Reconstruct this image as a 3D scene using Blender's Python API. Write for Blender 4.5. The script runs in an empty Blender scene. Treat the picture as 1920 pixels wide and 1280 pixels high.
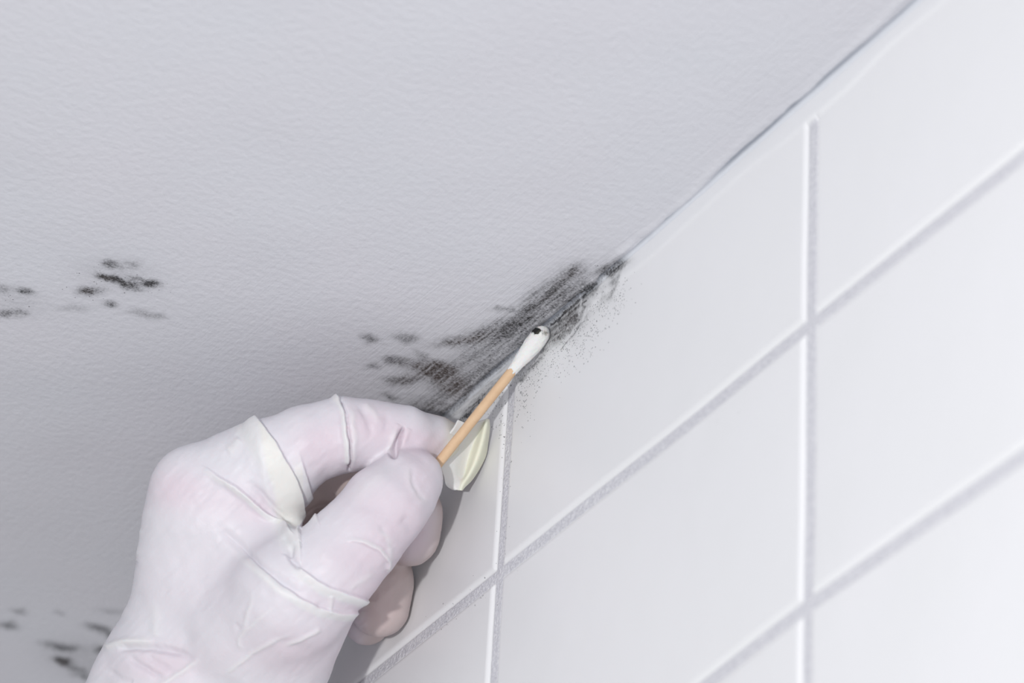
import bpy, math
import numpy as np
from mathutils import Matrix, Vector

# ------------------------------------------------------------------ camera
S = 1.04                      # scale that makes the tiles 150 mm wide
F = 7000.0                    # focal length in pixels of the 1920 wide frame
R = np.array([[0.85841422, -0.51028333, 0.05230635],
              [0.31916092, 0.4514912, -0.83324187],
              [0.40157358, 0.73196081, 0.55042896]])   # world -> camera (right, down, forward)
u_, s_, vt_ = np.linalg.svd(R)
R = u_ @ vt_
CAM = np.array([-0.41186545, -0.72657177, -0.55900498]) * S
sc = bpy.context.scene
cam = bpy.data.cameras.new('camera')
cam.sensor_width = 36.0
cam.lens = F / 1920 * 36.0
cam.clip_start = 0.01
cam.clip_end = 50
cam.dof.use_dof = True
cam.dof.focus_distance = 1.008 * S
cam.dof.aperture_fstop = 13.0
camo = bpy.data.objects.new('camera', cam)
sc.collection.objects.link(camo)
M3 = Matrix((R[0].tolist(), (-R[1]).tolist(), (-R[2]).tolist())).transposed()
camo.matrix_world = Matrix.Translation(Vector(CAM.tolist())) @ M3.to_4x4()
sc.camera = camo

# ------------------------------------------------------------------ light
sc.view_settings.view_transform = 'Standard'
sc.view_settings.look = 'None'
sc.view_settings.gamma = 1.0
sc.view_settings.exposure = 0.0
w = bpy.data.worlds.new('world')
sc.world = w
w.use_nodes = True
w.node_tree.nodes['Background'].inputs[0].default_value = (0.93, 0.96, 1.0, 1)
w.node_tree.nodes['Background'].inputs[1].default_value = 0.41


KEY, FILL = 7.7, 3.4


def area(name, loc, target, size, power, col):
    l = bpy.data.lights.new(name, 'AREA')
    l.shape = 'SQUARE'
    l.size = size
    l.energy = power
    l.color = col
    o = bpy.data.objects.new(name, l)
    sc.collection.objects.link(o)
    o.location = loc
    o.rotation_euler = (Vector(target) - Vector(loc)).to_track_quat('-Z', 'Y').to_euler()
    return o


area('key_light', (-0.74, -0.76, -0.64), (-0.02, 0.03, -0.05), 0.03, KEY, (1.0, 0.99, 0.98))
area('fill_light', (-0.72, -1.15, -0.95), (0, 0, -0.05), 0.55, FILL, (0.97, 0.98, 1.0))


# ------------------------------------------------------------------ helpers
def px2w(px, py, d):
    """a point seen at pixel (px, py), d metres (before scale) along the view axis"""
    q = np.stack(np.broadcast_arrays((np.asarray(px, float) - 960) / F * d * S,
                                     (np.asarray(py, float) - 640) / F * d * S,
                                     np.asarray(d, float) * S), -1)
    return q @ R + CAM


def w2px(P):
    q = (np.asarray(P) - CAM) @ R.T
    return 960 + F * q[..., 0] / q[..., 2], 640 + F * q[..., 1] / q[..., 2]


def on_ceiling(px, py):
    d = px2w(px, py, 1.0) - CAM
    t = (0 - CAM[2]) / d[..., 2]
    return CAM + d * t[..., None] if np.ndim(t) else CAM + d * t


_lat = np.random.RandomState(7).rand(256, 256)


def vnoise(x, y, seed=0):
    x = x + seed * 17.31
    y = y + seed * 9.73
    xi = np.floor(x).astype(int)
    yi = np.floor(y).astype(int)
    fx = x - xi
    fy = y - yi
    fx = fx * fx * (3 - 2 * fx)
    fy = fy * fy * (3 - 2 * fy)
    a = _lat[xi % 256, yi % 256]
    b = _lat[(xi + 1) % 256, yi % 256]
    c = _lat[xi % 256, (yi + 1) % 256]
    d = _lat[(xi + 1) % 256, (yi + 1) % 256]
    return (a * (1 - fx) + b * fx) * (1 - fy) + (c * (1 - fx) + d * fx) * fy


def fbm(x, y, seed=0, o=3):
    r = 0
    a = 1.0
    n = 0
    for i in range(o):
        r = r + a * vnoise(x * 2 ** i, y * 2 ** i, seed + i)
        n += a
        a *= 0.55
    return r / n


def sstep(a, b, x):
    t = np.clip((x - a) / (b - a), 0, 1)
    return t * t * (3 - 2 * t)


def mesh_np(name, V, Fq, mat, parent=None, smooth=True, attrs=None):
    me = bpy.data.meshes.new(name)
    V = np.asarray(V, np.float32)
    Fq = np.asarray(Fq, np.int32)
    k = Fq.shape[1]
    me.vertices.add(len(V))
    me.vertices.foreach_set('co', V.ravel())
    me.loops.add(Fq.size)
    me.loops.foreach_set('vertex_index', Fq.ravel())
    me.polygons.add(len(Fq))
    me.polygons.foreach_set('loop_start', np.arange(0, Fq.size, k, dtype=np.int32))
    me.polygons.foreach_set('loop_total', np.full(len(Fq), k, np.int32))
    me.update(calc_edges=True)
    me.polygons.foreach_set('use_smooth', np.full(len(Fq), smooth))
    for an, av in (attrs or {}).items():
        at = me.attributes.new(an, 'FLOAT', 'POINT')
        at.data.foreach_set('value', np.asarray(av, np.float32).ravel())
    if mat:
        me.materials.append(mat)
    me.validate()
    o = bpy.data.objects.new(name, me)
    sc.collection.objects.link(o)
    if parent:
        o.parent = parent
    return o


def gridfaces(n, m, flip=False, wrap=False):
    i = np.arange(n - 1)[:, None]
    j = np.arange(m if wrap else m - 1)[None, :]
    j2 = (j + 1) % m
    a = i * m + j
    b = (i + 1) * m + j
    c = (i + 1) * m + j2
    d = i * m + j2
    f = np.stack([a, b, c, d], -1).reshape(-1, 4)
    return f[:, ::-1] if flip else f


def graded(spans):
    """spans: (from, to, step) joined into one sorted list of coordinates"""
    out = []
    for a, b, s in spans:
        n = max(1, int(round(abs(b - a) / s)))
        out += list(np.linspace(a, b, n + 1)[:-1])
    out.append(spans[-1][1])
    return np.array(out)


class NT:
    def __init__(self, name):
        self.m = bpy.data.materials.new(name)
        self.m.use_nodes = True
        self.t = self.m.node_tree
        self.b = self.t.nodes['Principled BSDF']

    def n(self, typ, **kw):
        nd = self.t.nodes.new(typ)
        for k, v in kw.items():
            if k.startswith('i_'):
                key = k[2:]
                key = int(key) if key.isdigit() else key.replace('_', ' ')
                nd.inputs[key].default_value = v
            else:
                setattr(nd, k, v)
        return nd

    def l(self, a, b):
        self.t.links.new(a, b)

    def math(self, op, a, b=None, clamp=False):
        nd = self.n('ShaderNodeMath', operation=op, use_clamp=clamp)
        for i, v in enumerate((a, b)):
            if v is None:
                continue
            if isinstance(v, (int, float)):
                nd.inputs[i].default_value = v
            else:
                self.l(v, nd.inputs[i])
        return nd.outputs[0]

    def mix(self, f, a, b):
        nd = self.n('ShaderNodeMix', data_type='RGBA')
        for s, v in ((0, f), (6, a), (7, b)):
            if isinstance(v, (int, float)):
                nd.inputs[s].default_value = v
            elif isinstance(v, tuple):
                nd.inputs[s].default_value = (*v, 1)
            else:
                self.l(v, nd.inputs[s])
        return nd.outputs[2]

    def attr(self, name):
        return self.n('ShaderNodeAttribute', attribute_name=name).outputs['Fac']

    def pos(self):
        return self.n('ShaderNodeTexCoord').outputs['Object']

    def mapping(self, src, scale=(1, 1, 1), rot=(0, 0, 0)):
        nd = self.n('ShaderNodeMapping')
        nd.inputs['Scale'].default_value = scale
        nd.inputs['Rotation'].default_value = rot
        self.l(src, nd.inputs['Vector'])
        return nd.outputs[0]

    def noise(self, vec, scale, detail=3.0, rough=0.55):
        nd = self.n('ShaderNodeTexNoise')
        nd.inputs['Scale'].default_value = scale
        nd.inputs['Detail'].default_value = detail
        nd.inputs['Roughness'].default_value = rough
        self.l(vec, nd.inputs['Vector'])
        return nd.outputs['Fac']

    def ramp(self, x, a, b):
        nd = self.n('ShaderNodeMapRange', clamp=True)
        nd.inputs[1].default_value = a
        nd.inputs[2].default_value = b
        self.l(x, nd.inputs[0])
        return nd.outputs[0]

    def bump(self, h, dist, strength=1.0, prev=None):
        nd = self.n('ShaderNodeBump')
        nd.inputs['Strength'].default_value = strength
        nd.inputs['Distance'].default_value = dist
        self.l(h, nd.inputs['Height'])
        if prev:
            self.l(prev, nd.inputs['Normal'])
        return nd.outputs[0]

    def done(self, col=None, rough=0.5, normal=None, spec=None):
        if col is not None:
            if isinstance(col, tuple):
                self.b.inputs['Base Color'].default_value = (*col, 1)
            else:
                self.l(col, self.b.inputs['Base Color'])
        if isinstance(rough, (int, float)):
            self.b.inputs['Roughness'].default_value = rough
        else:
            self.l(rough, self.b.inputs['Roughness'])
        if normal:
            self.l(normal, self.b.inputs['Normal'])
        if spec is not None:
            self.b.inputs['Specular IOR Level'].default_value = spec
        return self.m


# direction of the brush strokes in the ceiling plane
_a = on_ceiling(880, 640)
_b = on_ceiling(980, 562)
STREAK = math.atan2(_b[1] - _a[1], _b[0] - _a[0])

# ------------------------------------------------------------------ mould field
# centre x, centre y, radius x, radius y, tilt in degrees, strength, brownness
BLOBS = [
    (1146, 504, 20, 8, -22, 1.7, .1), (1160, 495, 11, 6, -30, 1.4, 0), (1150, 519, 5, 17, 8, .75, .1),
    (1077, 511, 18, 11, -20, .85, .4), (1108, 539, 14, 8, -15, 2.0, 0), (1122, 549, 16, 9, 30, .55, 0),
    (1068, 577, 48, 4, -43, 1.5, 0), (1030, 556, 46, 20, -40, .95, .15), (1010, 590, 40, 18, -38, .5, .2), (1003, 577, 28, 15, -32, .7, .1),
    (1052, 534, 30, 10, -38, .6, .2), (1080, 553, 34, 12, -40, .7, 0), (950, 582, 20, 4, 6, .6, 0),
    (938, 578, 12, 3, 0, .3, 0), (1076, 588, 15, 24, 22, 1.1, .3), (1056, 612, 26, 13, -48, 1.0, .3),
    (1040, 632, 16, 9, -45, .7, .1), (988, 600, 22, 12, -20, .45, 0),
    (936, 624, 48, 16, -18, .85, .2), (862, 640, 34, 7, -9, .95, .7), (893, 630, 30, 9, -14, .55, .4),
    (962, 616, 26, 14, -10, .55, 0), (975, 640, 22, 12, -30, .5, 0), (912, 652, 48, 15, -28, .4, 0),
    (694, 634, 12, 6, 12, .8, .2), (762, 634, 17, 7, 8, .85, .2), (700, 687, 10, 5, 8, .6, .1),
    (744, 678, 18, 7, 6, .9, .3), (733, 672, 10, 5, 0, .4, 0), (790, 667, 12, 6, 25, .5, .1),
    (812, 692, 30, 10, 8, 1.7, .9), (834, 704, 28, 12, 25, 1.0, .9), (752, 714, 22, 8, -2, .95, .7),
    (786, 703, 26, 7, -22, .55, .5), (842, 717, 30, 14, 22, .85, .7), (862, 732, 36, 15, 10, .75, .5),
    (838, 735, 22, 8, 20, .5, .4), (905, 700, 40, 20, -28, .7, .15), (880, 672, 44, 12, -24, .4, .2), (945, 672, 42, 14, -34, .5, .1),
    (905, 725, 22, 14, -38, .45, 0), (814, 757, 34, 9, 4, .75, .5), (732, 744, 12, 5, 12, .7, .3),
    (822, 742, 14, 5, 0, .5, 0), (800, 768, 26, 7, 8, .8, .5), (850, 770, 26, 9, 0, .7, .2),
    (872, 752, 26, 8, -25, .55, 0), (886, 764, 27, 4.5, -47, 1.5, 0), (880, 780, 16, 4, -50, 1.1, 0),
    (925, 715, 26, 3, -48, .7, 0), (1000, 665, 30, 3, -50, .8, 0), (985, 690, 22, 6, -55, .55, 0),
    # patches at the left
    (205, 493, 11, 5, 5, .8, .2), (216, 501, 12, 4, 12, .5, .1), (247, 495, 13, 6, 5, .4, .1),
    (197, 520, 13, 4.5, 12, 1.25, .4), (222, 527, 24, 5.5, 13, 1.1, .2), (242, 537, 18, 5, 15, .7, .1),
    (255, 523, 12, 3.5, 14, .6, .4), (281, 532, 15, 6, 3, 1.1, .2), (163, 547, 15, 7, 4, .95, .6),
    (186, 545, 13, 5, 0, .45, .1), (207, 569, 10, 5, 8, .75, .1), (140, 577, 26, 6, 0, .25, 0),
    (272, 588, 26, 6, 8, .38, .8), (300, 593, 14, 3, 10, .25, 0), (46, 544, 13, 5.5, 16, .75, .1),
    (6, 541, 12, 7, 0, .5, .1), (12, 588, 24, 7, 0, .6, .2), (43, 585, 11, 4, 8, .4, .1),
    (220, 515, 60, 26, 8, .16, .3), (30, 562, 45, 22, 8, .14, .1),
    # patches at the lower left
    (37, 1146, 11, 5, 10, .5, 0), (17, 1172, 15, 6, 12, .75, 0), (184, 1178, 20, 6, 14, .75, 0),
    (206, 1191, 14, 5, 20, .7, 0), (116, 1210, 26, 6, 8, .85, 0), (194, 1218, 13, 5.5, 10, 1.0, 0),
    (118, 1237, 14, 6, 12, 1.5, .4), (142, 1252, 20, 5, 18, .6, 0), (155, 1266, 16, 4.5, 12, .6, 0),
    (112, 1150, 10, 4, 10, .3, 0), (210, 1146, 18, 5, 5, .3, 0), (160, 1235, 60, 30, 15, .22, 0),
]
# light scratches through the mould where it was rubbed away: polyline, half width, strength
WIPES = [([(860, 775), (905, 728), (960, 680), (975, 672)], 7, .95), ([(880, 745), (930, 700)], 4, .6),
         ([(1085, 590), (1092, 572), (1088, 555)], 2.2, .7), ([(1060, 640), (1090, 600), (1100, 580)], 2.2, .8),
         ([(1118, 580), (1124, 550), (1133, 524)], 8, .9), ([(1030, 600), (1070, 566)], 1.0, .6),
         
         ([(980, 700), (1010, 668), (1050, 648)], 3, .6)]
INKS = [([(1100, 600), (1097, 575), (1080, 560)], 1.3, .7), ([(1050, 655), (1080, 622), (1096, 590)], 1.2, .7),
        ([(1030, 645), (1066, 612)], 1.4, .7), ([(1035, 610), (1102, 546)], 3.2, 1.1), ([(1100, 552), (1125, 535), (1150, 508)], 3.0, .8),
        ([(1045, 612), (1100, 562)], 1.4, .9), ([(975, 714), (1000, 683), (1024, 655)], 4.0, .6),
        ([(1120, 580), (1130, 560), (1128, 545)], 3.0, .35), ([(1140, 560), (1156, 530), (1165, 505)], 4, .4),
        ([(862, 776), (900, 735)], 1.4, .8), ([(868, 786), (920, 728), (950, 700)], 2.4, .7),
        ([(900, 650), (925, 637), (935, 628)], 1.0, .5), ([(890, 640), (900, 652)], 1, .3)]


def polydist(px, py, pts):
    best = np.full(np.shape(px), 1e9)
    tt = np.zeros(np.shape(px))
    side = np.zeros(np.shape(px))
    L = np.concatenate([[0], np.cumsum([math.hypot(b[0] - a[0], b[1] - a[1]) for a, b in zip(pts, pts[1:])])])
    for i, (a, b) in enumerate(zip(pts, pts[1:])):
        dx, dy = b[0] - a[0], b[1] - a[1]
        l2 = dx * dx + dy * dy
        t = np.clip(((px - a[0]) * dx + (py - a[1]) * dy) / l2, 0, 1)
        ex = px - a[0] - t * dx
        ey = py - a[1] - t * dy
        d = np.hypot(ex, ey)
        m = d < best
        best = np.where(m, d, best)
        tt = np.where(m, (L[i] + t * (L[i + 1] - L[i])) / L[-1], tt)
        side = np.where(m, np.sign(dx * ey - dy * ex), side)
    return best, tt, side


def mould_field(px, py):
    wx = px + (fbm(px / 14, py / 14, 3) - .5) * 12
    wy = py + (fbm(px / 14, py / 14, 11) - .5) * 10
    m = np.zeros(px.shape)
    br = np.zeros(px.shape)
    for cx, cy, rx, ry, an, st, b in BLOBS:
        if cx < 400:
            rx, ry, st = rx * .95, ry * .88, st * .85
        c, s = math.cos(math.radians(an)), math.sin(math.radians(an))
        u = ((wx - cx) * c + (wy - cy) * s) / rx
        v = (-(wx - cx) * s + (wy - cy) * c) / ry
        g = np.exp(-.5 * (u * u + v * v) ** 1.15) * st
        m = 1 - (1 - m) * (1 - np.clip(g * .9, 0, .98))
        br = br + g * b
    # strokes of the brush, along the corner
    su = (px * .79 - py * .61)
    sv = (px * .61 + py * .79)
    st1 = fbm(su / 60, sv / 3.2, 21)
    near = sstep(560, 760, px) * (1 - sstep(900, 1000, py))
    m = m * (1 - near * .33 * sstep(.42, .62, st1))
    m = m * (1 - .24 * near) * (.85 + .35 * fbm(px / 6, py / 5, 31))
    for pts, hw, st in INKS:
        d, t, _ = polydist(wx * .5 + px * .5, wy * .5 + py * .5, pts)
        m = np.maximum(m, np.exp(-(d / hw) ** 2) * st * (.6 + .6 * vnoise(su / 9, sv / 2, 5)))
    for pts, hw, st in WIPES:
        d, t, _ = polydist(px + (vnoise(px / 9, py / 9, 2) - .5) * 5, py, pts)
        m = m * (1 - st * np.exp(-(d / hw) ** 2) * (.55 + .6 * vnoise(su / 14, sv / 1.6, 8)))
    return np.clip(m, 0, 1), np.clip(br, 0, 1)


SPECKS = [(1130, 560, 22, 34, 25, .8), (1085, 640, 42, 18, -50, .8), (1010, 690, 38, 14, -52, 1.0),
          (985, 725, 10, 24, 10, .9), (975, 700, 30, 12, -50, .9), (1120, 600, 14, 26, 0, .55),
          (1060, 660, 26, 14, -40, .8), (1155, 560, 12, 30, 10, .55), (945, 800, 6, 45, 0, .7),
          (930, 760, 25, 30, -40, .5), (945, 880, 5, 60, 0, .55), (985, 770, 10, 20, 0, .25),
          (870, 770, 30, 20, -40, .45), (900, 700, 60, 30, -35, .12),
          (230, 525, 50, 12, 10, .25), (160, 550, 30, 8, 10, .2), (30, 560, 30, 12, 5, .12),
          (940, 1010, 6, 60, 3, .3), (880, 1120, 60, 10, -40, .3), (1350, 790, 14, 4, -38, .12)]


def speck_field(px, py):
    m = np.zeros(px.shape)
    for cx, cy, rx, ry, an, st in SPECKS:
        c, s = math.cos(math.radians(an)), math.sin(math.radians(an))
        u = ((px - cx) * c + (py - cy) * s) / rx
        v = (-(px - cx) * s + (py - cy) * c) / ry
        m = np.maximum(m, np.exp(-.5 * (u * u + v * v)) * st)
    return m


# ------------------------------------------------------------------ materials
def mould_on(nt, base, pos):
    """mixes the mould colours over a base colour, driven by the painted attributes"""
    mo = nt.attr('mould')
    br = nt.attr('brown')
    sp = nt.attr('speck')
    fine = nt.noise(pos, 2600, 2.0, .6)
    med = nt.noise(pos, 700, 3.0, .6)
    g = nt.math('MULTIPLY', nt.math('ADD', nt.math('MULTIPLY', fine, .9), nt.math('MULTIPLY', med, .5)), 1.35)
    f = nt.math('MULTIPLY', mo, nt.math('ADD', nt.math('MULTIPLY', g, .85), .42), True)
    grain = nt.noise(pos, 1500, 3.0, .7)
    amt = nt.math('MULTIPLY', nt.math('MULTIPLY', mo, 2.2, True), 1.5)
    f = nt.math('ADD', f, nt.math('MULTIPLY', nt.math('SUBTRACT', grain, .52), amt), True)
    col = nt.mix(br, (0.036, 0.038, 0.042), (0.070, 0.055, 0.049))
    c1 = nt.mix(f, base, col)
    vo = nt.n('ShaderNodeTexVoronoi')
    vo.inputs['Scale'].default_value = 1900
    nt.l(pos, vo.inputs['Vector'])
    sep = nt.n('ShaderNodeSeparateColor')
    nt.l(vo.outputs['Color'], sep.inputs[0])
    pick = nt.math('LESS_THAN', sep.outputs[0], nt.math('MULTIPLY', sp, nt.ramp(nt.noise(pos, 420, 2), .36, .66)))
    rad = nt.math('ADD', nt.math('MULTIPLY', sep.outputs[1], .30), .16)
    dot = nt.math('LESS_THAN', vo.outputs['Distance'], rad)
    sf = nt.math('MULTIPLY', nt.math('MULTIPLY', pick, dot), .75)
    return nt.mix(sf, c1, (0.045, 0.046, 0.055))


def mat_ceiling():
    nt = NT('ceiling_plaster')
    p = nt.pos()
    blot = nt.noise(p, 18, 2)
    base = nt.mix(blot, (0.635, 0.648, 0.69), (0.655, 0.64, 0.682))
    col = mould_on(nt, base, p)
    peel = nt.noise(p, 430, 3, .5)
    st = nt.mapping(p, (60, 1500, 1), (0, 0, 0))
    rot = nt.mapping(p, (1, 1, 1), (0, 0, -STREAK))
    st = nt.mapping(rot, (55, 1100, 1))
    streak = nt.noise(st, 1.0, 3, .6)
    h = nt.math('ADD', peel, nt.math('MULTIPLY', nt.math('MULTIPLY', streak, nt.attr('stroke')), .7))
    nrm = nt.bump(h, 0.00040, .75)
    return nt.done(col, .62, nrm, .35)


def mat_wall():
    nt = NT('glazed_tile_and_grout')
    p = nt.pos()
    g = nt.attr('grout')
    sand = nt.noise(p, 1500, 2, .7)
    gcol = nt.mix(nt.ramp(sand, .32, .68), (0.55, 0.55, 0.60), (0.78, 0.78, 0.81))
    tile = nt.mix(nt.noise(p, 25, 2), (0.83, 0.83, 0.85), (0.80, 0.805, 0.815))
    base = nt.mix(nt.ramp(g, .35, .7), tile, gcol)
    base = nt.mix(nt.attr('caulk'), base, (0.80, 0.805, 0.825))
    col = mould_on(nt, base, p)
    rough = nt.math('ADD', nt.math('MULTIPLY', g, .5), .32)
    wav = nt.noise(p, 30, 2)
    n1 = nt.bump(wav, 0.0008, .35)
    hs = nt.math('MULTIPLY', sand, g)
    nrm = nt.bump(hs, 0.0005, .8, n1)
    return nt.done(col, rough, nrm, .45)


def mat_sealant():
    nt = NT('painted_sealant')
    p = nt.pos()
    d = nt.attr('crease_shade')
    base = nt.mix(d, (0.70, 0.72, 0.77), (0.27, 0.29, 0.34))  # darker tone is the shade of the ceiling crease, put into the sealant colour
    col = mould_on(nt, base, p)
    nrm = nt.bump(nt.noise(p, 300, 3), 0.0003, .6)
    return nt.done(col, .5, nrm, .4)


def mat_latex():
    nt = NT('latex_over_skin')
    p = nt.pos()
    pk = nt.attr('pink')
    n = nt.noise(p, 45, 3, .55)
    f = nt.math('MULTIPLY', pk, nt.math('ADD', nt.math('MULTIPLY', n, .7), .45), True)
    col = nt.mix(f, (0.70, 0.695, 0.735), (0.665, 0.56, 0.625))
    col = nt.mix(nt.attr('cream'), col, (0.80, 0.785, 0.64))
    col = nt.mix(nt.attr('inner_shade'), col, (0.47, 0.36, 0.30))  # brown tone stands in for shade on the rear fingers and in the gap
    b1 = nt.bump(nt.noise(p, 110, 3, .5), 0.0009, .28)
    b2 = nt.bump(nt.noise(p, 900, 2, .5), 0.0002, .22, b1)
    nt.b.inputs['Subsurface Weight'].default_value = .22
    nt.b.inputs['Subsurface Radius'].default_value = (1.0, .55, .5)
    nt.b.inputs['Subsurface Scale'].default_value = .0025
    return nt.done(col, .47, b2, .35)


def mat_simple(name, a, b, scale, rough, bump=.0002, sss=0):
    nt = NT(name)
    p = nt.pos()
    n = nt.noise(p, scale, 3)
    if sss:
        nt.b.inputs['Subsurface Weight'].default_value = sss
        nt.b.inputs['Subsurface Radius'].default_value = (1, .7, .5)
        nt.b.inputs['Subsurface Scale'].default_value = .002
    return nt.done(nt.mix(n, a, b), rough, nt.bump(n, bump, .5))


M_CEIL = mat_ceiling()
M_WALL = mat_wall()
M_SEAL = mat_sealant()
M_LATEX = mat_latex()

# ------------------------------------------------------------------ ceiling
xs = graded([(-2.6, -.6, .1), (-.6, -.24, .008), (-.24, -.145, .0012), (-.145, -.07, .00045), (-.07, -.0, .00032)])
ys = graded([(-1.6, -.3, .05), (-.3, -.05, .004), (-.05, .11, .00038), (.11, .30, .0011), (.30, .6, .01), (.6, 2.4, .1)])
X, Y = np.meshgrid(xs, ys, indexing='ij')
P = np.stack([X, Y, np.zeros_like(X)], -1)
px, py = w2px(P)
inview = (np.abs(px - 960) < 1300) & (np.abs(py - 640) < 1000)
mo, br = mould_field(px, py)
sp = speck_field(px, py)
mo = np.where(inview, mo, 0)
sp = np.where(inview, sp, 0)
Z = -(vnoise(X * 40, Y * 40, 1) - .5) * .0006
# ragged lip of paint along the corner
lip = np.exp(-((X + .0022 + (vnoise(Y * 60, Y * 0, 4) - .5) * .003) / .0012) ** 2) * (vnoise(Y * 150, Y * 0, 6) * .0009)
Z = Z - lip
Z = np.where(X > -.0005, 0.0004, Z)
stroke = np.clip(1.25 * np.exp(X / .055) + .1, 0, 1.2) * (.5 + vnoise(X * 60, Y * 30, 9))
co = mesh_np('ceiling', np.stack([X, Y, Z], -1).reshape(-1, 3), gridfaces(len(xs), len(ys), True), M_CEIL,
             attrs=dict(mould=mo, brown=br, speck=sp, stroke=stroke))
co['kind'] = 'structure'
co['label'] = 'white painted plaster ceiling with black mould patches'

# ------------------------------------------------------------------ tiled wall
YJ = np.array([.0239 + .1443 * k for k in range(-5, 9)]) * S   # YJ[4] is the joint at the right of the picture
ZJ = np.array([-.0678 - .0759 * k for k in range(0, 14)]) * S
GW = .0017                   # half width of a joint


def with_joints(spans, joints, fine=.0003, reach=.0042):
    a = graded(spans)
    keep = np.ones(len(a), bool)
    for j in joints:
        keep &= np.abs(a - j) > reach
    extra = [np.linspace(j - reach, j + reach, int(2 * reach / fine) + 1) for j in joints]
    return np.sort(np.concatenate([a[keep]] + extra))


ys = with_joints([(-.66, -.16, .006), (-.16, -.05, .002), (-.05, .115, .00036), (.115, .25, .003), (.25, 1.15, .02)],
                 [j for j in YJ if -.65 < j < 1.1])
zs = with_joints([(-1.05, -.2, .012), (-.2, -.045, .0025), (-.045, 0.0, .00036)], [j for j in ZJ if j > -1.0])
Y, Z = np.meshgrid(ys, zs, indexing='ij')
# slightly wandering joints
Yw = Y + (vnoise(Z * 30, Y * 2, 5) - .5) * .0008
Zw = Z + (vnoise(Y * 22, Z * 2, 8) - .5) * .0009
Zw = Zw + .034 * np.clip(Y - YJ[4], 0, .15) * sstep(-.10, -.13, Z)
dy = np.min(np.abs(Yw[..., None] - YJ), -1)
dz = np.min(np.abs(Zw[..., None] - ZJ), -1)
dj = np.minimum(dy, dz)
# rounded tile shoulder of 2 mm
rr = .0021
e = np.clip(dj - GW, 0, None)
shoulder = rr - np.sqrt(np.clip(rr * rr - np.clip(rr - e, 0, rr) ** 2, 0, None))
depth = np.where(dj < GW, np.float64(.0009) + .0002 * (vnoise(Y * 1500, Z * 1500, 3) - .5), np.minimum(shoulder, .0009))
grout = sstep(GW + .0004, GW - .0001, dj)
# each tile sits with its own tiny tilt
ti = np.searchsorted(YJ, Y)
tj = np.searchsorted(-ZJ, -Z)
rs = np.random.RandomState(3).randn(40, 40, 2) * .0018
tilt = (Y - YJ[np.clip(ti, 0, len(YJ) - 1)] + .075) * rs[ti, tj, 0] + (Z - ZJ[np.clip(tj, 0, len(ZJ) - 1)] - .04) * rs[ti, tj, 1]
Xw = depth + tilt * (1 - grout)
# sealant smeared down over the first millimetres of tile
ce = .0072 + (vnoise(Y * 45, Y * 0, 4) - .5) * .003
caulk = sstep(ce + .0012, ce - .0012, -Z)
Xw = Xw * (1 - caulk) + caulk * -.0002
px, py = w2px(np.stack([Y * 0, Y, Z], -1))
mo, br = mould_field(px, py)
sp = speck_field(px, py)
ok = (np.abs(px - 960) < 1100) & (np.abs(py - 640) < 800)
fade = sstep(-.036, -.018, Z)       # the mould stays close to the corner
mo = np.where(ok, mo * fade, 0)
sp = np.where(ok, sp, 0)
wo = mesh_np('wall_right', np.stack([Xw, Y, Z], -1).reshape(-1, 3), gridfaces(len(ys), len(zs), True), M_WALL,
             attrs=dict(mould=mo, brown=br, speck=sp, grout=grout * (1 - caulk), caulk=caulk * .85))
wo['kind'] = 'structure'
wo['label'] = 'glossy white rectangular tiled wall with pale grout'

# ------------------------------------------------------------------ sealant bead in the corner
ys = graded([(-.64, -.12, .002), (-.12, .12, .0005), (.12, 1.1, .004)])
ph = np.linspace(0, 1, 13)
Yb, T = np.meshgrid(ys, ph, indexing='ij')
wob = (fbm(Yb * 55, Yb * 0, 2) - .5)
wid = .0014 + wob * .0012
ht = .0015 + (fbm(Yb * 70, Yb * 0, 12) - .5) * .0009
ang = T * math.pi / 2
bx = -wid * (1 - np.sin(ang)) ** .9 - .0002
bz = -ht * (1 - np.cos(ang)) ** .9 - .0001
V = np.stack([bx, Yb, bz], -1)
px, py = w2px(V)
mo, br = mould_field(px, py)
ok = (np.abs(px - 960) < 1100) & (np.abs(py - 640) < 800)
mo = np.where(ok, mo, 0)
sp = np.where(ok, speck_field(px, py), 0)
crease_shade = sstep(.75, .15, T) * (.65 + .6 * fbm(Yb * 90, T * 2, 14))  # painted shade of the wall-ceiling crease, strongest on the ceiling side
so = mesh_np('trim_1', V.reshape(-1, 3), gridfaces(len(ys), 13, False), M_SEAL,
             attrs=dict(mould=mo, brown=br, speck=sp, crease_shade=crease_shade))
so['kind'] = 'structure'
so['label'] = 'uneven painted sealant bead between ceiling and tiles'


# ------------------------------------------------------------------ gloved hand
def cam_pt(px, py, d):
    """pixel and depth -> metric camera coordinates"""
    return np.array([(px - 960) / F * d, (py - 640) / F * d, d]) * S


PXM = F / S                                     # pixels per metre at depth 1
VOX = .00055
lo = np.minimum(cam_pt(60, 700, .955), cam_pt(60, 700, 1.08)) - .002
hi = np.maximum(cam_pt(960, 1500, .955), cam_pt(960, 1500, 1.08)) + .002
lo[2] = .945 * S
hi[2] = 1.085 * S
dims = np.ceil((hi - lo) / VOX).astype(int)
ax = [(lo[i] + np.arange(dims[i]) * VOX).astype(np.float32) for i in range(3)]
BIG = .03


def new_field():
    return np.full(dims, BIG, np.float32)


def smin(a, b, k):
    h = np.maximum(k - np.abs(a - b), 0) / k
    return np.minimum(a, b) - h * h * k * .25


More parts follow.
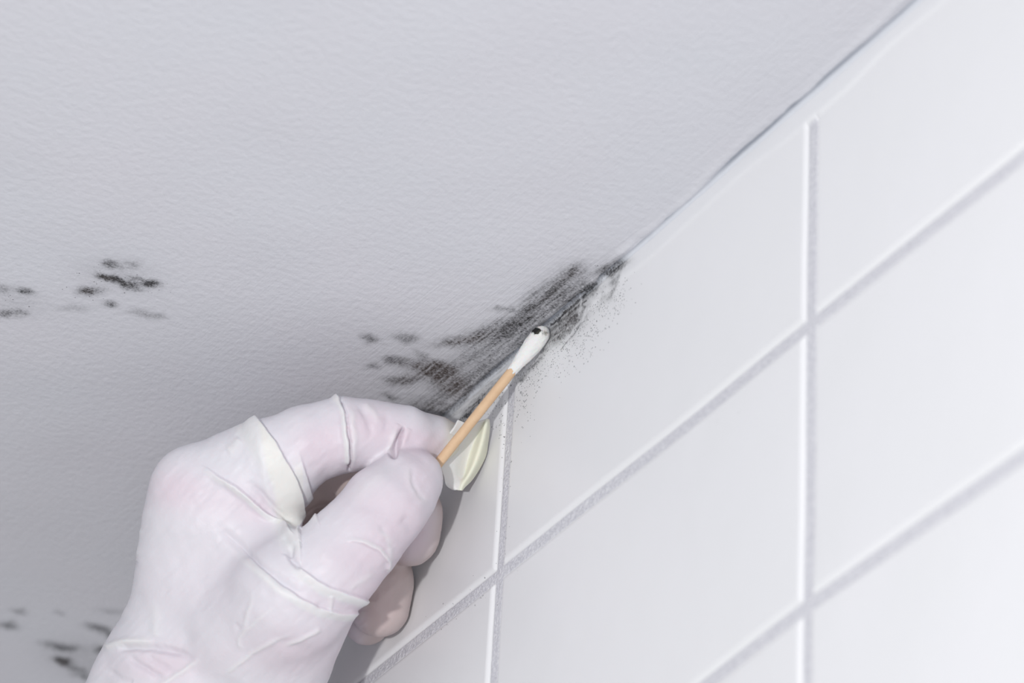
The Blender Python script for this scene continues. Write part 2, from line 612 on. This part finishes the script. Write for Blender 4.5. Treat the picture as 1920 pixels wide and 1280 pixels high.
def add_cone(field, a, b, ra, rb, k, flat=None):
    """round cone between two points (px, py, depth, radius in px), smooth union"""
    A = cam_pt(*a)
    B = cam_pt(*b)
    r1 = ra / PXM * a[2]
    r2 = rb / PXM * b[2]
    m = max(r1, r2) + k + .004
    i0 = np.clip(((np.minimum(A, B) - m - lo) / VOX).astype(int), 0, dims - 1)
    i1 = np.clip(((np.maximum(A, B) + m - lo) / VOX).astype(int) + 1, 1, dims)
    sl = tuple(slice(p, q) for p, q in zip(i0, i1))
    x = ax[0][sl[0]][:, None, None] - A[0]
    y = ax[1][sl[1]][None, :, None] - A[1]
    z = ax[2][sl[2]][None, None, :] - A[2]
    D = (B - A).astype(np.float32)
    L2 = float(D @ D) + 1e-12
    t = np.clip((x * D[0] + y * D[1] + z * D[2]) / L2, 0, 1)
    d = np.sqrt((x - t * D[0]) ** 2 + (y - t * D[1]) ** 2 + (z - t * D[2]) ** 2) - (r1 + t * (r2 - r1))
    field[sl] = smin(field[sl], d.astype(np.float32), k)


def chain(pts, k=.004):
    """pts: (px, py, depth, radius px)"""
    f = new_field()
    for a, b in zip(pts, pts[1:]):
        add_cone(f, a[:3], b[:3], a[3], b[3], k)
    return f


INDEX = [(420, 955, 1.003, 92), (500, 893, 1.001, 84), (572, 833, 1.000, 69), (642, 815, 1.001, 66), (700, 814, 1.003, 58),
         (755, 820, 1.005, 54), (806, 829, 1.012, 47), (838, 832, 1.017, 42)]
THUMB = [(470, 1190, .995, 120), (545, 1120, .985, 110), (617, 1068, .984, 87), (673, 1010, .987, 79), (722, 950, .991, 76),
         (762, 908, .996, 62), (778, 893, .998, 49)]
MIDDLE = [(420, 1000, 1.022, 84), (560, 885, 1.033, 58), (660, 880, 1.029, 56), (740, 915, 1.018, 60), (766, 965, 1.017, 58),
          (768, 1006, 1.017, 56)]
RING = [(420, 1040, 1.040, 80), (560, 995, 1.042, 64), (650, 1000, 1.036, 60), (700, 1040, 1.029, 58), (712, 1090, 1.026, 58),
        (712, 1138, 1.024, 56)]
PINKY = [(420, 1085, 1.056, 74), (540, 1050, 1.052, 60), (620, 1080, 1.044, 54), (668, 1130, 1.037, 47), (688, 1168, 1.034, 42)]
PALM = [
    ((385, 950, 1.004), (395, 1290, 1.010), 86, 130),
    ((352, 985, 1.006), (342, 1290, 1.015), 80, 118),
    ((400, 1000, 1.026), (400, 1290, 1.026), 90, 130),
    ((410, 1050, 1.044), (420, 1290, 1.038), 88, 120),
    ((425, 1090, 1.056), (445, 1290, 1.048), 76, 108),
    ((470, 1170, .998), (440, 1300, 1.008), 120, 132),
    ((520, 1150, 1.010), (460, 1300, 1.018), 100, 124),
    ((420, 960, 1.005), (545, 1110, .992), 72, 88),      # web between thumb and index
    ((352, 905, 1.002), (372, 960, 1.004), 44, 60),      # knuckle of the index finger
    ((362, 895, 1.003), (450, 860, 1.003), 40, 46),
    ((565, 1110, .992), (506, 1212, 1.000), 104, 120),   # ball of the thumb
]
ARM = [((370, 1290, 1.014), (345, 1500, 1.022), 190, 205), ((435, 1290, 1.022), (345, 1500, 1.026), 144, 176),
       ((290, 1275, 1.012), (240, 1420, 1.018), 92, 120)]
CUFF = [((238, 1278, 1.010), (205, 1380, 1.016), 64, 96), ((238, 1278, 1.010), (330, 1262, 1.004), 64, 72)]

palm = new_field()
for a, b, ra, rb in PALM:
    add_cone(palm, a, b, ra, rb, .010)
for a, b, ra, rb in ARM:
    add_cone(palm, a, b, ra, rb, .006)
for a, b, ra, rb in CUFF:
    add_cone(palm, a, b, ra, rb, .003)
fld = palm
fi = chain(INDEX)
add_cone(fi, (505, 845, .998), (470, 880, 1.0), 62, 80, .003)       # loose latex behind the knuckle
fld = smin(fld, fi, .006)
fld = smin(fld, chain(MIDDLE), .003)
fld = smin(fld, chain(RING), .003)
fld = smin(fld, chain(PINKY), .003)
fld = np.minimum(fld, 1) if False else smin(fld, chain(THUMB), .0022)
del palm, fi


def surface_nets(f):
    s = f < 0
    c = np.zeros(tuple(np.array(f.shape) - 1), np.int8)
    for i in (0, 1):
        for j in (0, 1):
            for k in (0, 1):
                c += s[i:f.shape[0] - 1 + i, j:f.shape[1] - 1 + j, k:f.shape[2] - 1 + k]
    act = (c > 0) & (c < 8)
    idx = np.argwhere(act)
    vid = np.full(c.shape, -1, np.int32)
    vid[act] = np.arange(len(idx))
    acc = np.zeros((len(idx), 3))
    cnt = np.zeros(len(idx))
    corners = [(i, j, k) for i in (0, 1) for j in (0, 1) for k in (0, 1)]
    val = {q: f[idx[:, 0] + q[0], idx[:, 1] + q[1], idx[:, 2] + q[2]] for q in corners}
    for q in corners:
        for a in range(3):
            if q[a] == 0:
                r = list(q)
                r[a] = 1
                v0, v1 = val[q], val[tuple(r)]
                m = (v0 < 0) != (v1 < 0)
                t = np.where(m, v0 / np.where(m, v0 - v1, 1), 0)
                p = np.tile(np.array(q, float), (len(idx), 1))
                p[:, a] += t
                acc += p * m[:, None]
                cnt += m
    V = idx + acc / cnt[:, None]
    Q = []
    for a in range(3):
        n = [slice(1, -1)] * 3
        n0 = list(n)
        n1 = list(n)
        n0[a] = slice(0, -1)
        n1[a] = slice(1, None)
        e0 = s[tuple(n0)]
        e1 = s[tuple(n1)]
        ch = np.argwhere(e0 != e1)
        dirn = e0[tuple(ch.T)]
        base = ch.copy()
        for b in range(3):
            if b != a:
                base[:, b] += 1
        b, c2 = (a + 1) % 3, (a + 2) % 3
        def g(db, dc):
            q = base.copy()
            q[:, b] -= db
            q[:, c2] -= dc
            return vid[tuple(q.T)]
        qd = np.stack([g(1, 1), g(0, 1), g(0, 0), g(1, 0)], -1)
        qd[~dirn] = qd[~dirn][:, ::-1]
        Q.append(qd)
    Q = np.concatenate(Q)
    Q = Q[(Q >= 0).all(1)]
    return V, Q


# cut the arm end flat well below the picture: nothing there is seen
V, Q = surface_nets(fld)
V = lo + V * VOX


def smooth(V, Q, it):
    E = np.concatenate([Q[:, [0, 1]], Q[:, [1, 2]], Q[:, [2, 3]], Q[:, [3, 0]]])
    n = np.bincount(E.ravel(), minlength=len(V)).astype(float)[:, None]
    for _ in range(it):
        a = np.stack([np.bincount(E[:, 0], V[E[:, 1], i], len(V)) + np.bincount(E[:, 1], V[E[:, 0], i], len(V)) for i in range(3)], -1)
        V = V * .4 + .6 * a / np.maximum(n, 1)
    return V


V = smooth(V, Q, 6)


def subdivide(V, Q):
    E = np.concatenate([Q[:, [0, 1]], Q[:, [1, 2]], Q[:, [2, 3]], Q[:, [3, 0]]])
    Es = np.sort(E, 1)
    key = Es[:, 0].astype(np.int64) * len(V) + Es[:, 1]
    u, inv = np.unique(key, return_inverse=True)
    a = u // len(V)
    b = u % len(V)
    mid = (V[a] + V[b]) / 2
    fc = V[Q].mean(1)
    nV = len(V)
    nE = len(u)
    W = np.concatenate([V, mid, fc])
    m = inv.reshape(4, -1) + nV
    c = np.arange(len(Q)) + nV + nE
    out = np.concatenate([np.stack([Q[:, 0], m[0], c, m[3]], -1), np.stack([Q[:, 1], m[1], c, m[0]], -1),
                          np.stack([Q[:, 2], m[2], c, m[1]], -1), np.stack([Q[:, 3], m[3], c, m[2]], -1)])
    return W, out


V, Q = subdivide(V, Q)
V = smooth(V, Q, 3)


def normals(V, Q):
    n = np.cross(V[Q[:, 2]] - V[Q[:, 0]], V[Q[:, 3]] - V[Q[:, 1]])
    N = np.stack([sum(np.bincount(Q[:, j], n[:, i], len(V)) for j in range(4)) for i in range(3)], -1)
    return N / (np.linalg.norm(N, axis=1, keepdims=True) + 1e-20)


N = normals(V, Q)
c0 = V.mean(0)
if np.mean(np.einsum('ij,ij->i', N, V - c0)) < 0:
    N = -N
    Q = Q[:, ::-1]
VPX = 960 + F * V[:, 0] / V[:, 2]
VPY = 640 + F * V[:, 1] / V[:, 2]
DEP = V[:, 2] / S
view = V / np.linalg.norm(V, axis=1, keepdims=True)
face = sstep(-.25, .25, -np.einsum('ij,ij->i', N, view))
front = face * sstep(1.020, 1.008, DEP)          # near side of thumb, index and hand back

# folds: points, kind, height mm, width px, (fade at start, fade at end), region
# kind 'ridge': raised line; 'groove': sunk line; 'lapR'/'lapL': sheet raised on one side, dropping sharply on the other
FOLDS = [
    ('lapL', [(481, 784), (497, 806), (514, 830), (532, 858), (546, 882), (556, 910), (561, 940), (563, 990)], 1.7, 46, 0, 0),
    ('ridge', [(483, 800), (490, 850), (498, 900), (512, 950), (536, 982)], .35, 9, .2, .1),
    ('lapL', [(557, 838), (566, 865), (574, 895), (583, 928), (592, 960)], .9, 20, .4, 0),
    ('lapL', [(368, 869), (392, 882), (422, 901), (452, 921), (482, 947), (512, 974), (545, 1000)], 1.25, 9, .35, 0),
    ('groove', [(455, 898), (480, 915), (508, 944), (535, 975), (556, 992)], .8, 6, .4, 0),
    ('groove', [(399, 975), (440, 1016), (485, 1058), (535, 1097), (585, 1128)], 1.0, 10, .3, .3),
    ('lapL', [(420, 1000), (440, 1019), (485, 1062), (535, 1102), (585, 1134), (630, 1147), (668, 1147)], 1.15, 15, .4, 0),
    ('groove', [(552, 1018), (545, 1036), (550, 1054), (566, 1070)], 1.0, 6, .2, .2),
    ('lapL', [(538, 1046), (556, 1062), (576, 1077), (612, 1098), (648, 1111), (684, 1122)], 1.2, 17, .3, 0),
    ('groove', [(535, 1006), (540, 1028), (538, 1045)], .5, 9, .2, .2),
    ('lapR', [(636, 1015), (664, 1014), (690, 1021), (711, 1034), (725, 1052), (727, 1064)], .8, 7, .45, 0),
    ('lapL', [(632, 744), (641, 758), (648, 782), (652, 812), (655, 842), (656, 876)], 1.2, 9, 0, .1),
    ('groove', [(640, 752), (648, 778), (653, 808), (657, 842), (656, 880)], 1.0, 3.0, 0, 0),
    ('ridge', [(655, 758), (662, 790), (664, 830), (662, 872)], .35, 6, .2, .1),
    ('wedge', [(758, 798), (749, 822), (738, 850)], 2.2, 7, .1, 0),
    ('ridge', [(742, 800), (738, 825), (726, 848)], .3, 7, .3, .1),
    ('groove', [(668, 756), (686, 778), (694, 805), (693, 830)], .35, 7, .2, .4),
    ('ridge', [(680, 755), (702, 776), (710, 800)], .3, 7, .2, .4),
    ('groove', [(720, 770), (726, 790), (722, 815)], .2, 7, .3, .3),
    ('ridge', [(768, 862), (764, 885), (772, 912), (788, 935), (806, 952)], .22, 7, .3, .2),
    ('groove', [(774, 872), (773, 900), (783, 925), (800, 944)], .28, 5, .3, .2),
    ('groove', [(752, 965), (768, 985), (776, 1008)], .3, 9, .3, .3),
    ('ridge', [(640, 950), (700, 900), (745, 872)], .2, 14, .4, .4),
    ('ridge', [(700, 985), (728, 1010), (733, 1048)], .3, 6, .4, 0),
    ('groove', [(706, 975), (722, 1000), (736, 1030)], .3, 7, .4, .1),
    ('ridge', [(648, 1110), (676, 1090), (708, 1070)], .25, 6, .3, .3),
    ('ridge', [(620, 1114), (618, 1142)], .4, 4, .2, 0),
    ('ridge', [(414, 1270), (454, 1238), (494, 1212), (534, 1195), (560, 1188)], .42, 4.5, .2, .4),
    ('ridge', [(528, 1215), (574, 1195), (603, 1177)], .42, 4.5, .3, .1),
    ('ridge', [(306, 1282), (345, 1256), (381, 1232)], .5, 5, 0, .3),
    ('ridge', [(474, 1106), (466, 1145), (457, 1184)], .25, 5, .4, .2),
    ('ridge', [(525, 1129), (490, 1158), (457, 1186), (448, 1206), (462, 1222)], .3, 4.5, .4, .2),
    ('groove', [(440, 1165), (452, 1182)], .2, 6, .3, .3),
    ('groove', [(220, 1217), (262, 1213), (300, 1215), (336, 1224), (370, 1238)], 1.0, 7, .1, .3),
    ('ridge', [(206, 1212), (236, 1204), (270, 1203), (292, 1196)], .8, 8, 0, .3),
    ('groove', [(232, 1222), (262, 1246), (290, 1261), (314, 1270)], .6, 6, .3, .3),
    ('groove', [(268, 1222), (300, 1244), (330, 1256)], .35, 6, .3, .3),
    ('groove', [(196, 1248), (220, 1268), (250, 1282)], .3, 7, .3, .1),
    ('ridge', [(288, 1115), (292, 1160), (290, 1195)], .35, 10, .5, .1),
    ('groove', [(590, 1130), (612, 1152), (622, 1175)], .35, 9, .2, .4),
    ('groove', [(500, 1195), (560, 1212), (600, 1222)], .25, 12, .4, .3),
    ('ridge', [(262, 985), (252, 1020), (258, 1045)], .5, 8, .2, .2),
    ('ridge', [(240, 1072), (232, 1110), (226, 1160)], .4, 8, .2, .2),
    ('groove', [(252, 1048), (244, 1066)], .5, 8, .1, .1),
    ('ridge', [(425, 848), (440, 838), (452, 822)], .5, 9, .2, .2),
]
disp = np.zeros(len(V))
white = np.zeros(len(V))
jx = VPX + (fbm(VPX / 22, VPY / 22, 41) - .5) * 5
jy = VPY + (fbm(VPX / 22, VPY / 22, 47) - .5) * 5
for kind, pts, hgt, wd, fa, fb in FOLDS:
    xs_ = [p[0] for p in pts]
    ys_ = [p[1] for p in pts]
    m = np.where((VPX > min(xs_) - 90) & (VPX < max(xs_) + 90) & (VPY > min(ys_) - 90) & (VPY < max(ys_) + 90) & (front > .01))[0]
    # resample the line with a smooth curve
    pts_a = np.array(pts, float)
    if len(pts_a) > 2:
        tk = np.arange(len(pts_a))
        tf = np.linspace(0, len(pts_a) - 1, len(pts_a) * 4)
        q = []
        for t in tf:
            i = min(int(t), len(pts_a) - 2)
            f = t - i
            p0 = pts_a[max(i - 1, 0)]
            p1 = pts_a[i]
            p2 = pts_a[i + 1]
            p3 = pts_a[min(i + 2, len(pts_a) - 1)]
            q.append(.5 * ((2 * p1) + (-p0 + p2) * f + (2 * p0 - 5 * p1 + 4 * p2 - p3) * f * f + (-p0 + 3 * p1 - 3 * p2 + p3) * f ** 3))
        pts_s = [tuple(z) for z in q]
    else:
        pts_s = pts
    d, t, sd = polydist(jx[m], jy[m], pts_s)
    env = (sstep(0, fa, t) if fa > 0 else 1) * (sstep(1, 1 - fb, t) if fb > 0 else 1)
    if kind == 'ridge':
        g = np.exp(-(d / wd) ** 2)
        disp[m] += hgt * g * env
        white[m] = np.maximum(white[m], g * env * min(1, hgt / .7))
    elif kind == 'groove':
        disp[m] -= 1.35 * hgt * np.exp(-(d / wd) ** 2) * env
    elif kind == 'wedge':
        g = np.exp(-(d / (wd * (.25 + .9 * t))) ** 2)
        disp[m] -= hgt * g * env
        disp[m] += .3 * np.exp(-((d - wd * 1.6) / 5) ** 2) * env
    else:
        s = sd * (1 if kind == 'lapL' else -1)
        prof = np.where(s > 0, np.exp(-(d / wd) ** 2), np.exp(-(d / 2.2) ** 2))
        disp[m] += hgt * prof * env
        white[m] = np.maximum(white[m], np.where(s > 0, sstep(wd * 1.3, wd * .7, d), 0) * env * min(1, hgt / 1.2))
soft = (fbm(VPX / 60, VPY / 60, 51, 3) - .5) * .9 + (fbm((VPX + VPY) / 18, (VPX - VPY) / 60, 61, 2) - .5) * .25
V = V + N * ((disp * front + soft * (.35 + .65 * face)) * .001 * S)[:, None]

# where the latex is stretched over skin it looks pinker
PINK = [(600, 840, 60, 50, .9), (700, 800, 60, 40, .9), (790, 830, 50, 30, .9), (330, 915, 60, 40, .8), (430, 940, 90, 40, .45),
        (500, 960, 40, 30, .5), (700, 930, 90, 70, .55), (790, 900, 40, 50, .6), (660, 1040, 70, 40, .5), (560, 1220, 110, 60, .7),
        (300, 1250, 100, 40, .6), (400, 1080, 160, 120, .25), (770, 1010, 60, 60, .9), (710, 1130, 70, 80, .9), (600, 1120, 70, 40, .3)]
pink = np.full(len(V), .12)
for cx, cy, rx, ry, st in PINK:
    pink += st * np.exp(-(((VPX - cx) / rx) ** 2 + ((VPY - cy) / ry) ** 2))
pink = np.clip(pink, 0, 1) * (1 - .9 * np.clip(white, 0, 1))
pink = np.where(DEP > 1.012, np.maximum(pink, .7), pink)
inner_shade = sstep(1.006, 1.016, DEP) * .55 * sstep(660, 700, VPX) + sstep(1.004, 1.012, DEP) * .6 * (VPX > 560) * (VPX < 690) * (VPY > 860) * (VPY < 1000)  # shade on the rear fingers and between index and thumb, painted as colour
cream = np.clip(white * .15, 0, .2) + .2 * sstep(.3, .9, white) * (VPX < 566) * (VPX > 478) * (VPY < 990) * sstep(0, 8, VPX - (483 + (VPY - 790) * .16)) + sstep(825, 850, VPX) * (VPY < 900) * .6

root = bpy.data.objects.new('person', None)
sc.collection.objects.link(root)
root.location = px2w(400, 1500, 1.02).tolist()
root['label'] = 'left hand of a person in a white latex glove pinching the cotton swab'
root['category'] = 'person'
rl = np.array(root.location)
VW = V @ R + CAM - rl
glove = mesh_np('glove', VW, Q, M_LATEX, root, attrs=dict(pink=pink, cream=cream, inner_shade=inner_shade))
glove['label'] = 'white powder-free latex glove with loose folds'
XW = (V @ R + CAM)
print('hand clearance: wall', XW[:, 0].max(), 'ceiling', XW[:, 2].max(), 'verts', len(V))

# loose empty fingertip of the glove beyond the index finger
L_ = [(846, 786), (838, 812), (828, 848), (826, 880), (832, 904)]
rows = [
    # left edge, left facet, crease, bulge, right edge : px, py, depth
    [(858, 787, 1.004), (882, 794, 1.0065), (909, 787, 1.0090), (913, 785, 1.0088), (916, 786, 1.0105)],
    [(850, 803, 1.003), (870, 805, 1.0062), (900, 804, 1.0096), (910, 801, 1.0078), (917, 804, 1.0108)],
    [(830, 828, 1.003), (858, 828, 1.0062), (889, 826, 1.0098), (905, 823, 1.0068), (914, 828, 1.0110)],
    [(824, 852, 1.003), (852, 852, 1.0060), (880, 850, 1.0096), (898, 847, 1.0062), (910, 853, 1.0108)],
    [(826, 875, 1.003), (850, 875, 1.0058), (874, 873, 1.0092), (889, 871, 1.0058), (898, 878, 1.0100)],
    [(832, 894, 1.004), (850, 895, 1.0056), (870, 892, 1.0080), (878, 892, 1.0056), (884, 899, 1.0090)],
    [(836, 908, 1.005), (850, 908, 1.0053), (862, 905, 1.0060), (868, 907, 1.0054), (872, 911, 1.0070)],
    [(848, 916, 1.006), (856, 918, 1.0052), (862, 919, 1.0053), (864, 919, 1.0054), (866, 918, 1.0060)],
]


def catmull(A, n):
    A = np.asarray(A, float)
    out = []
    for t in np.linspace(0, len(A) - 1, n):
        i = min(int(t), len(A) - 2)
        f = t - i
        p0, p1, p2, p3 = A[max(i - 1, 0)], A[i], A[i + 1], A[min(i + 2, len(A) - 1)]
        out.append(.5 * ((2 * p1) + (-p0 + p2) * f + (2 * p0 - 5 * p1 + 4 * p2 - p3) * f * f + (-p0 + 3 * p1 - 3 * p2 + p3) * f ** 3))
    return np.array(out)


G = np.array(rows)
G = catmull(G, 50)
G = catmull(G.transpose(1, 0, 2), 44)
G = G.transpose(1, 0, 2)
GP = px2w(G[..., 0], G[..., 1], G[..., 2] + .004)
cw = sstep(-6, 6, G[..., 0] - np.interp(G[..., 1], [785, 804, 826, 850, 873, 892, 918], [909, 900, 889, 880, 874, 870, 860]))
flap = mesh_np('glove_fingertip', (GP - rl).reshape(-1, 3), gridfaces(50, 44, False), M_LATEX, glove,
               attrs=dict(pink=np.full(G.shape[:2], .15), cream=.3 + .7 * cw, inner_shade=np.zeros(G.shape[:2])))
flap['label'] = 'creamy yellow loose empty latex fingertip'
sm = flap.modifiers.new('thickness', 'SOLIDIFY')
sm.thickness = .0006
sm.offset = 0
flap.matrix_parent_inverse = Matrix.Identity(4)

# forearm and cuff below the picture
M_SKIN = mat_simple('skin', (0.62, 0.40, 0.32), (0.68, 0.46, 0.37), 60, .5, .0003, .3)


def tube(pts, rads, seg=48, squash=1.0):
    pts = np.array(pts, float)
    n = len(pts)
    T = np.gradient(pts, axis=0)
    T /= np.linalg.norm(T, axis=1, keepdims=True)
    ref = np.array([.3, .1, 1.0])
    rings = []
    for i in range(n):
        a = np.cross(T[i], ref)
        a /= np.linalg.norm(a)
        b = np.cross(T[i], a)
        th = np.linspace(0, 2 * math.pi, seg, endpoint=False)
        rings.append(pts[i] + rads[i] * (np.cos(th)[:, None] * a + np.sin(th)[:, None] * b * squash))
    return np.array(rings)


ap = [px2w(360, 1440, 1.020), px2w(340, 1560, 1.024), px2w(300, 1800, 1.04), px2w(240, 2200, 1.07), px2w(180, 2700, 1.11)]
ap = catmull(ap, 20)
ar = np.interp(np.linspace(0, 1, 20), [0, .3, .7, 1], [.0245, .026, .034, .042])
rg = tube(ap, ar)
mesh_np('forearm', (rg - rl).reshape(-1, 3), gridfaces(20, 48, False, True), M_SKIN, root)

# ------------------------------------------------------------------ cotton swab
tip_c = px2w(1014, 628, 1.0035)
end_c = px2w(822, 868, 1.0025)
dv = tip_c - end_c
full = np.linalg.norm(dv)
dv /= full
sw = bpy.data.objects.new('cotton_swab', None)
sc.collection.objects.link(sw)
sw.location = end_c.tolist()
sw['label'] = 'wooden cotton swab with a blackened white tip rubbing mould in the corner'
sw['category'] = 'swab'


def lathe(profile, seg=40, origin=None):
    """profile: (distance along the swab, radius) from the held end"""
    a = np.cross(dv, [0, 0, 1.0])
    a /= np.linalg.norm(a)
    b = np.cross(dv, a)
    th = np.linspace(0, 2 * math.pi, seg, endpoint=False)
    pr = np.array(profile)
    return np.array([dv * s + r * (np.cos(th)[:, None] * a + np.sin(th)[:, None] * b) for s, r in pr])


def mat_wood():
    nt = NT('birch_stick')
    p = nt.pos()
    v = nt.mapping(p, (1, 1, 1))
    n = nt.noise(v, 320, 4, .6)
    col = nt.mix(n, (0.58, 0.38, 0.23), (0.72, 0.52, 0.34))
    return nt.done(col, .6, nt.bump(n, .0002, .4), .3)


def mat_cotton():
    nt = NT('cotton')
    p = nt.pos()
    f = nt.attr('soot')
    n = nt.noise(p, 900, 4, .65)
    k = nt.ramp(nt.math('ADD', f, nt.math('MULTIPLY', n, 1.1)), 1.12, 1.32)
    col = nt.mix(k, (0.80, 0.80, 0.79), (0.02, 0.02, 0.022))
    col = nt.mix(nt.math('MULTIPLY', nt.attr('grime'), nt.ramp(n, .4, .6)), col, (0.14, 0.14, 0.10))
    nt.b.inputs['Subsurface Weight'].default_value = .3
    nt.b.inputs['Subsurface Scale'].default_value = .001
    return nt.done(col, .85, nt.bump(nt.noise(p, 1800, 4, .7), .0004, .5), .15)


st = np.linspace(-.009, full - .012, 60)
prof = [(-.0092, .0001)] + [(s, .00142) for s in st] + [(full - .0119, .0001)]
rg = lathe(prof, 24)
rg = rg + dv * 0
mesh_np('stick', rg.reshape(-1, 3), gridfaces(len(prof), 24, False, True), mat_wood(), sw)
pr = [(0.0, .00135), (.0012, .00148), (.003, .00168), (.0055, .00205), (.008, .0024), (.0105, .0026), (.0125, .00262),
      (.0142, .0024), (.0154, .0018), (.0161, .0010), (.0164, .00002)]
pr = catmull(pr, 50)
base_s = full - .0136
rg = lathe([(base_s + s, r) for s, r in pr], 56)
axisp = np.array([dv * (base_s + s) for s, r in pr])[:, None, :]
th = np.linspace(0, 2 * math.pi, 56, endpoint=False)
fz = (vnoise(pr[:, :1] * 1200, th[None, :] * 4, 3) - .5) * .10 + (vnoise(pr[:, :1] * 3000, th[None, :] * 9, 5) - .5) * .05
rg = axisp + (rg - axisp) * (1 + fz[..., None])
qx, qy = w2px(rg + end_c)
soot = np.exp(-((qx - 1005) / 13) ** 2 - ((qy - 620) / 9) ** 2) * 1.1
grime = np.exp(-((qx - 1020) / 12) ** 2 - ((qy - 625) / 6) ** 2) * .9
depthcam = ((rg + end_c - CAM) @ R.T)[..., 2]
back = sstep(np.median(depthcam) + .0004, np.median(depthcam) + .002, depthcam)
soot = np.maximum(soot, back * (qy < 632))
mesh_np('cotton_tip', rg.reshape(-1, 3), gridfaces(50, 56, False, True), mat_cotton(), sw,
        attrs=dict(soot=soot, grime=grime))['label'] = 'white cotton tip smeared black at its end'
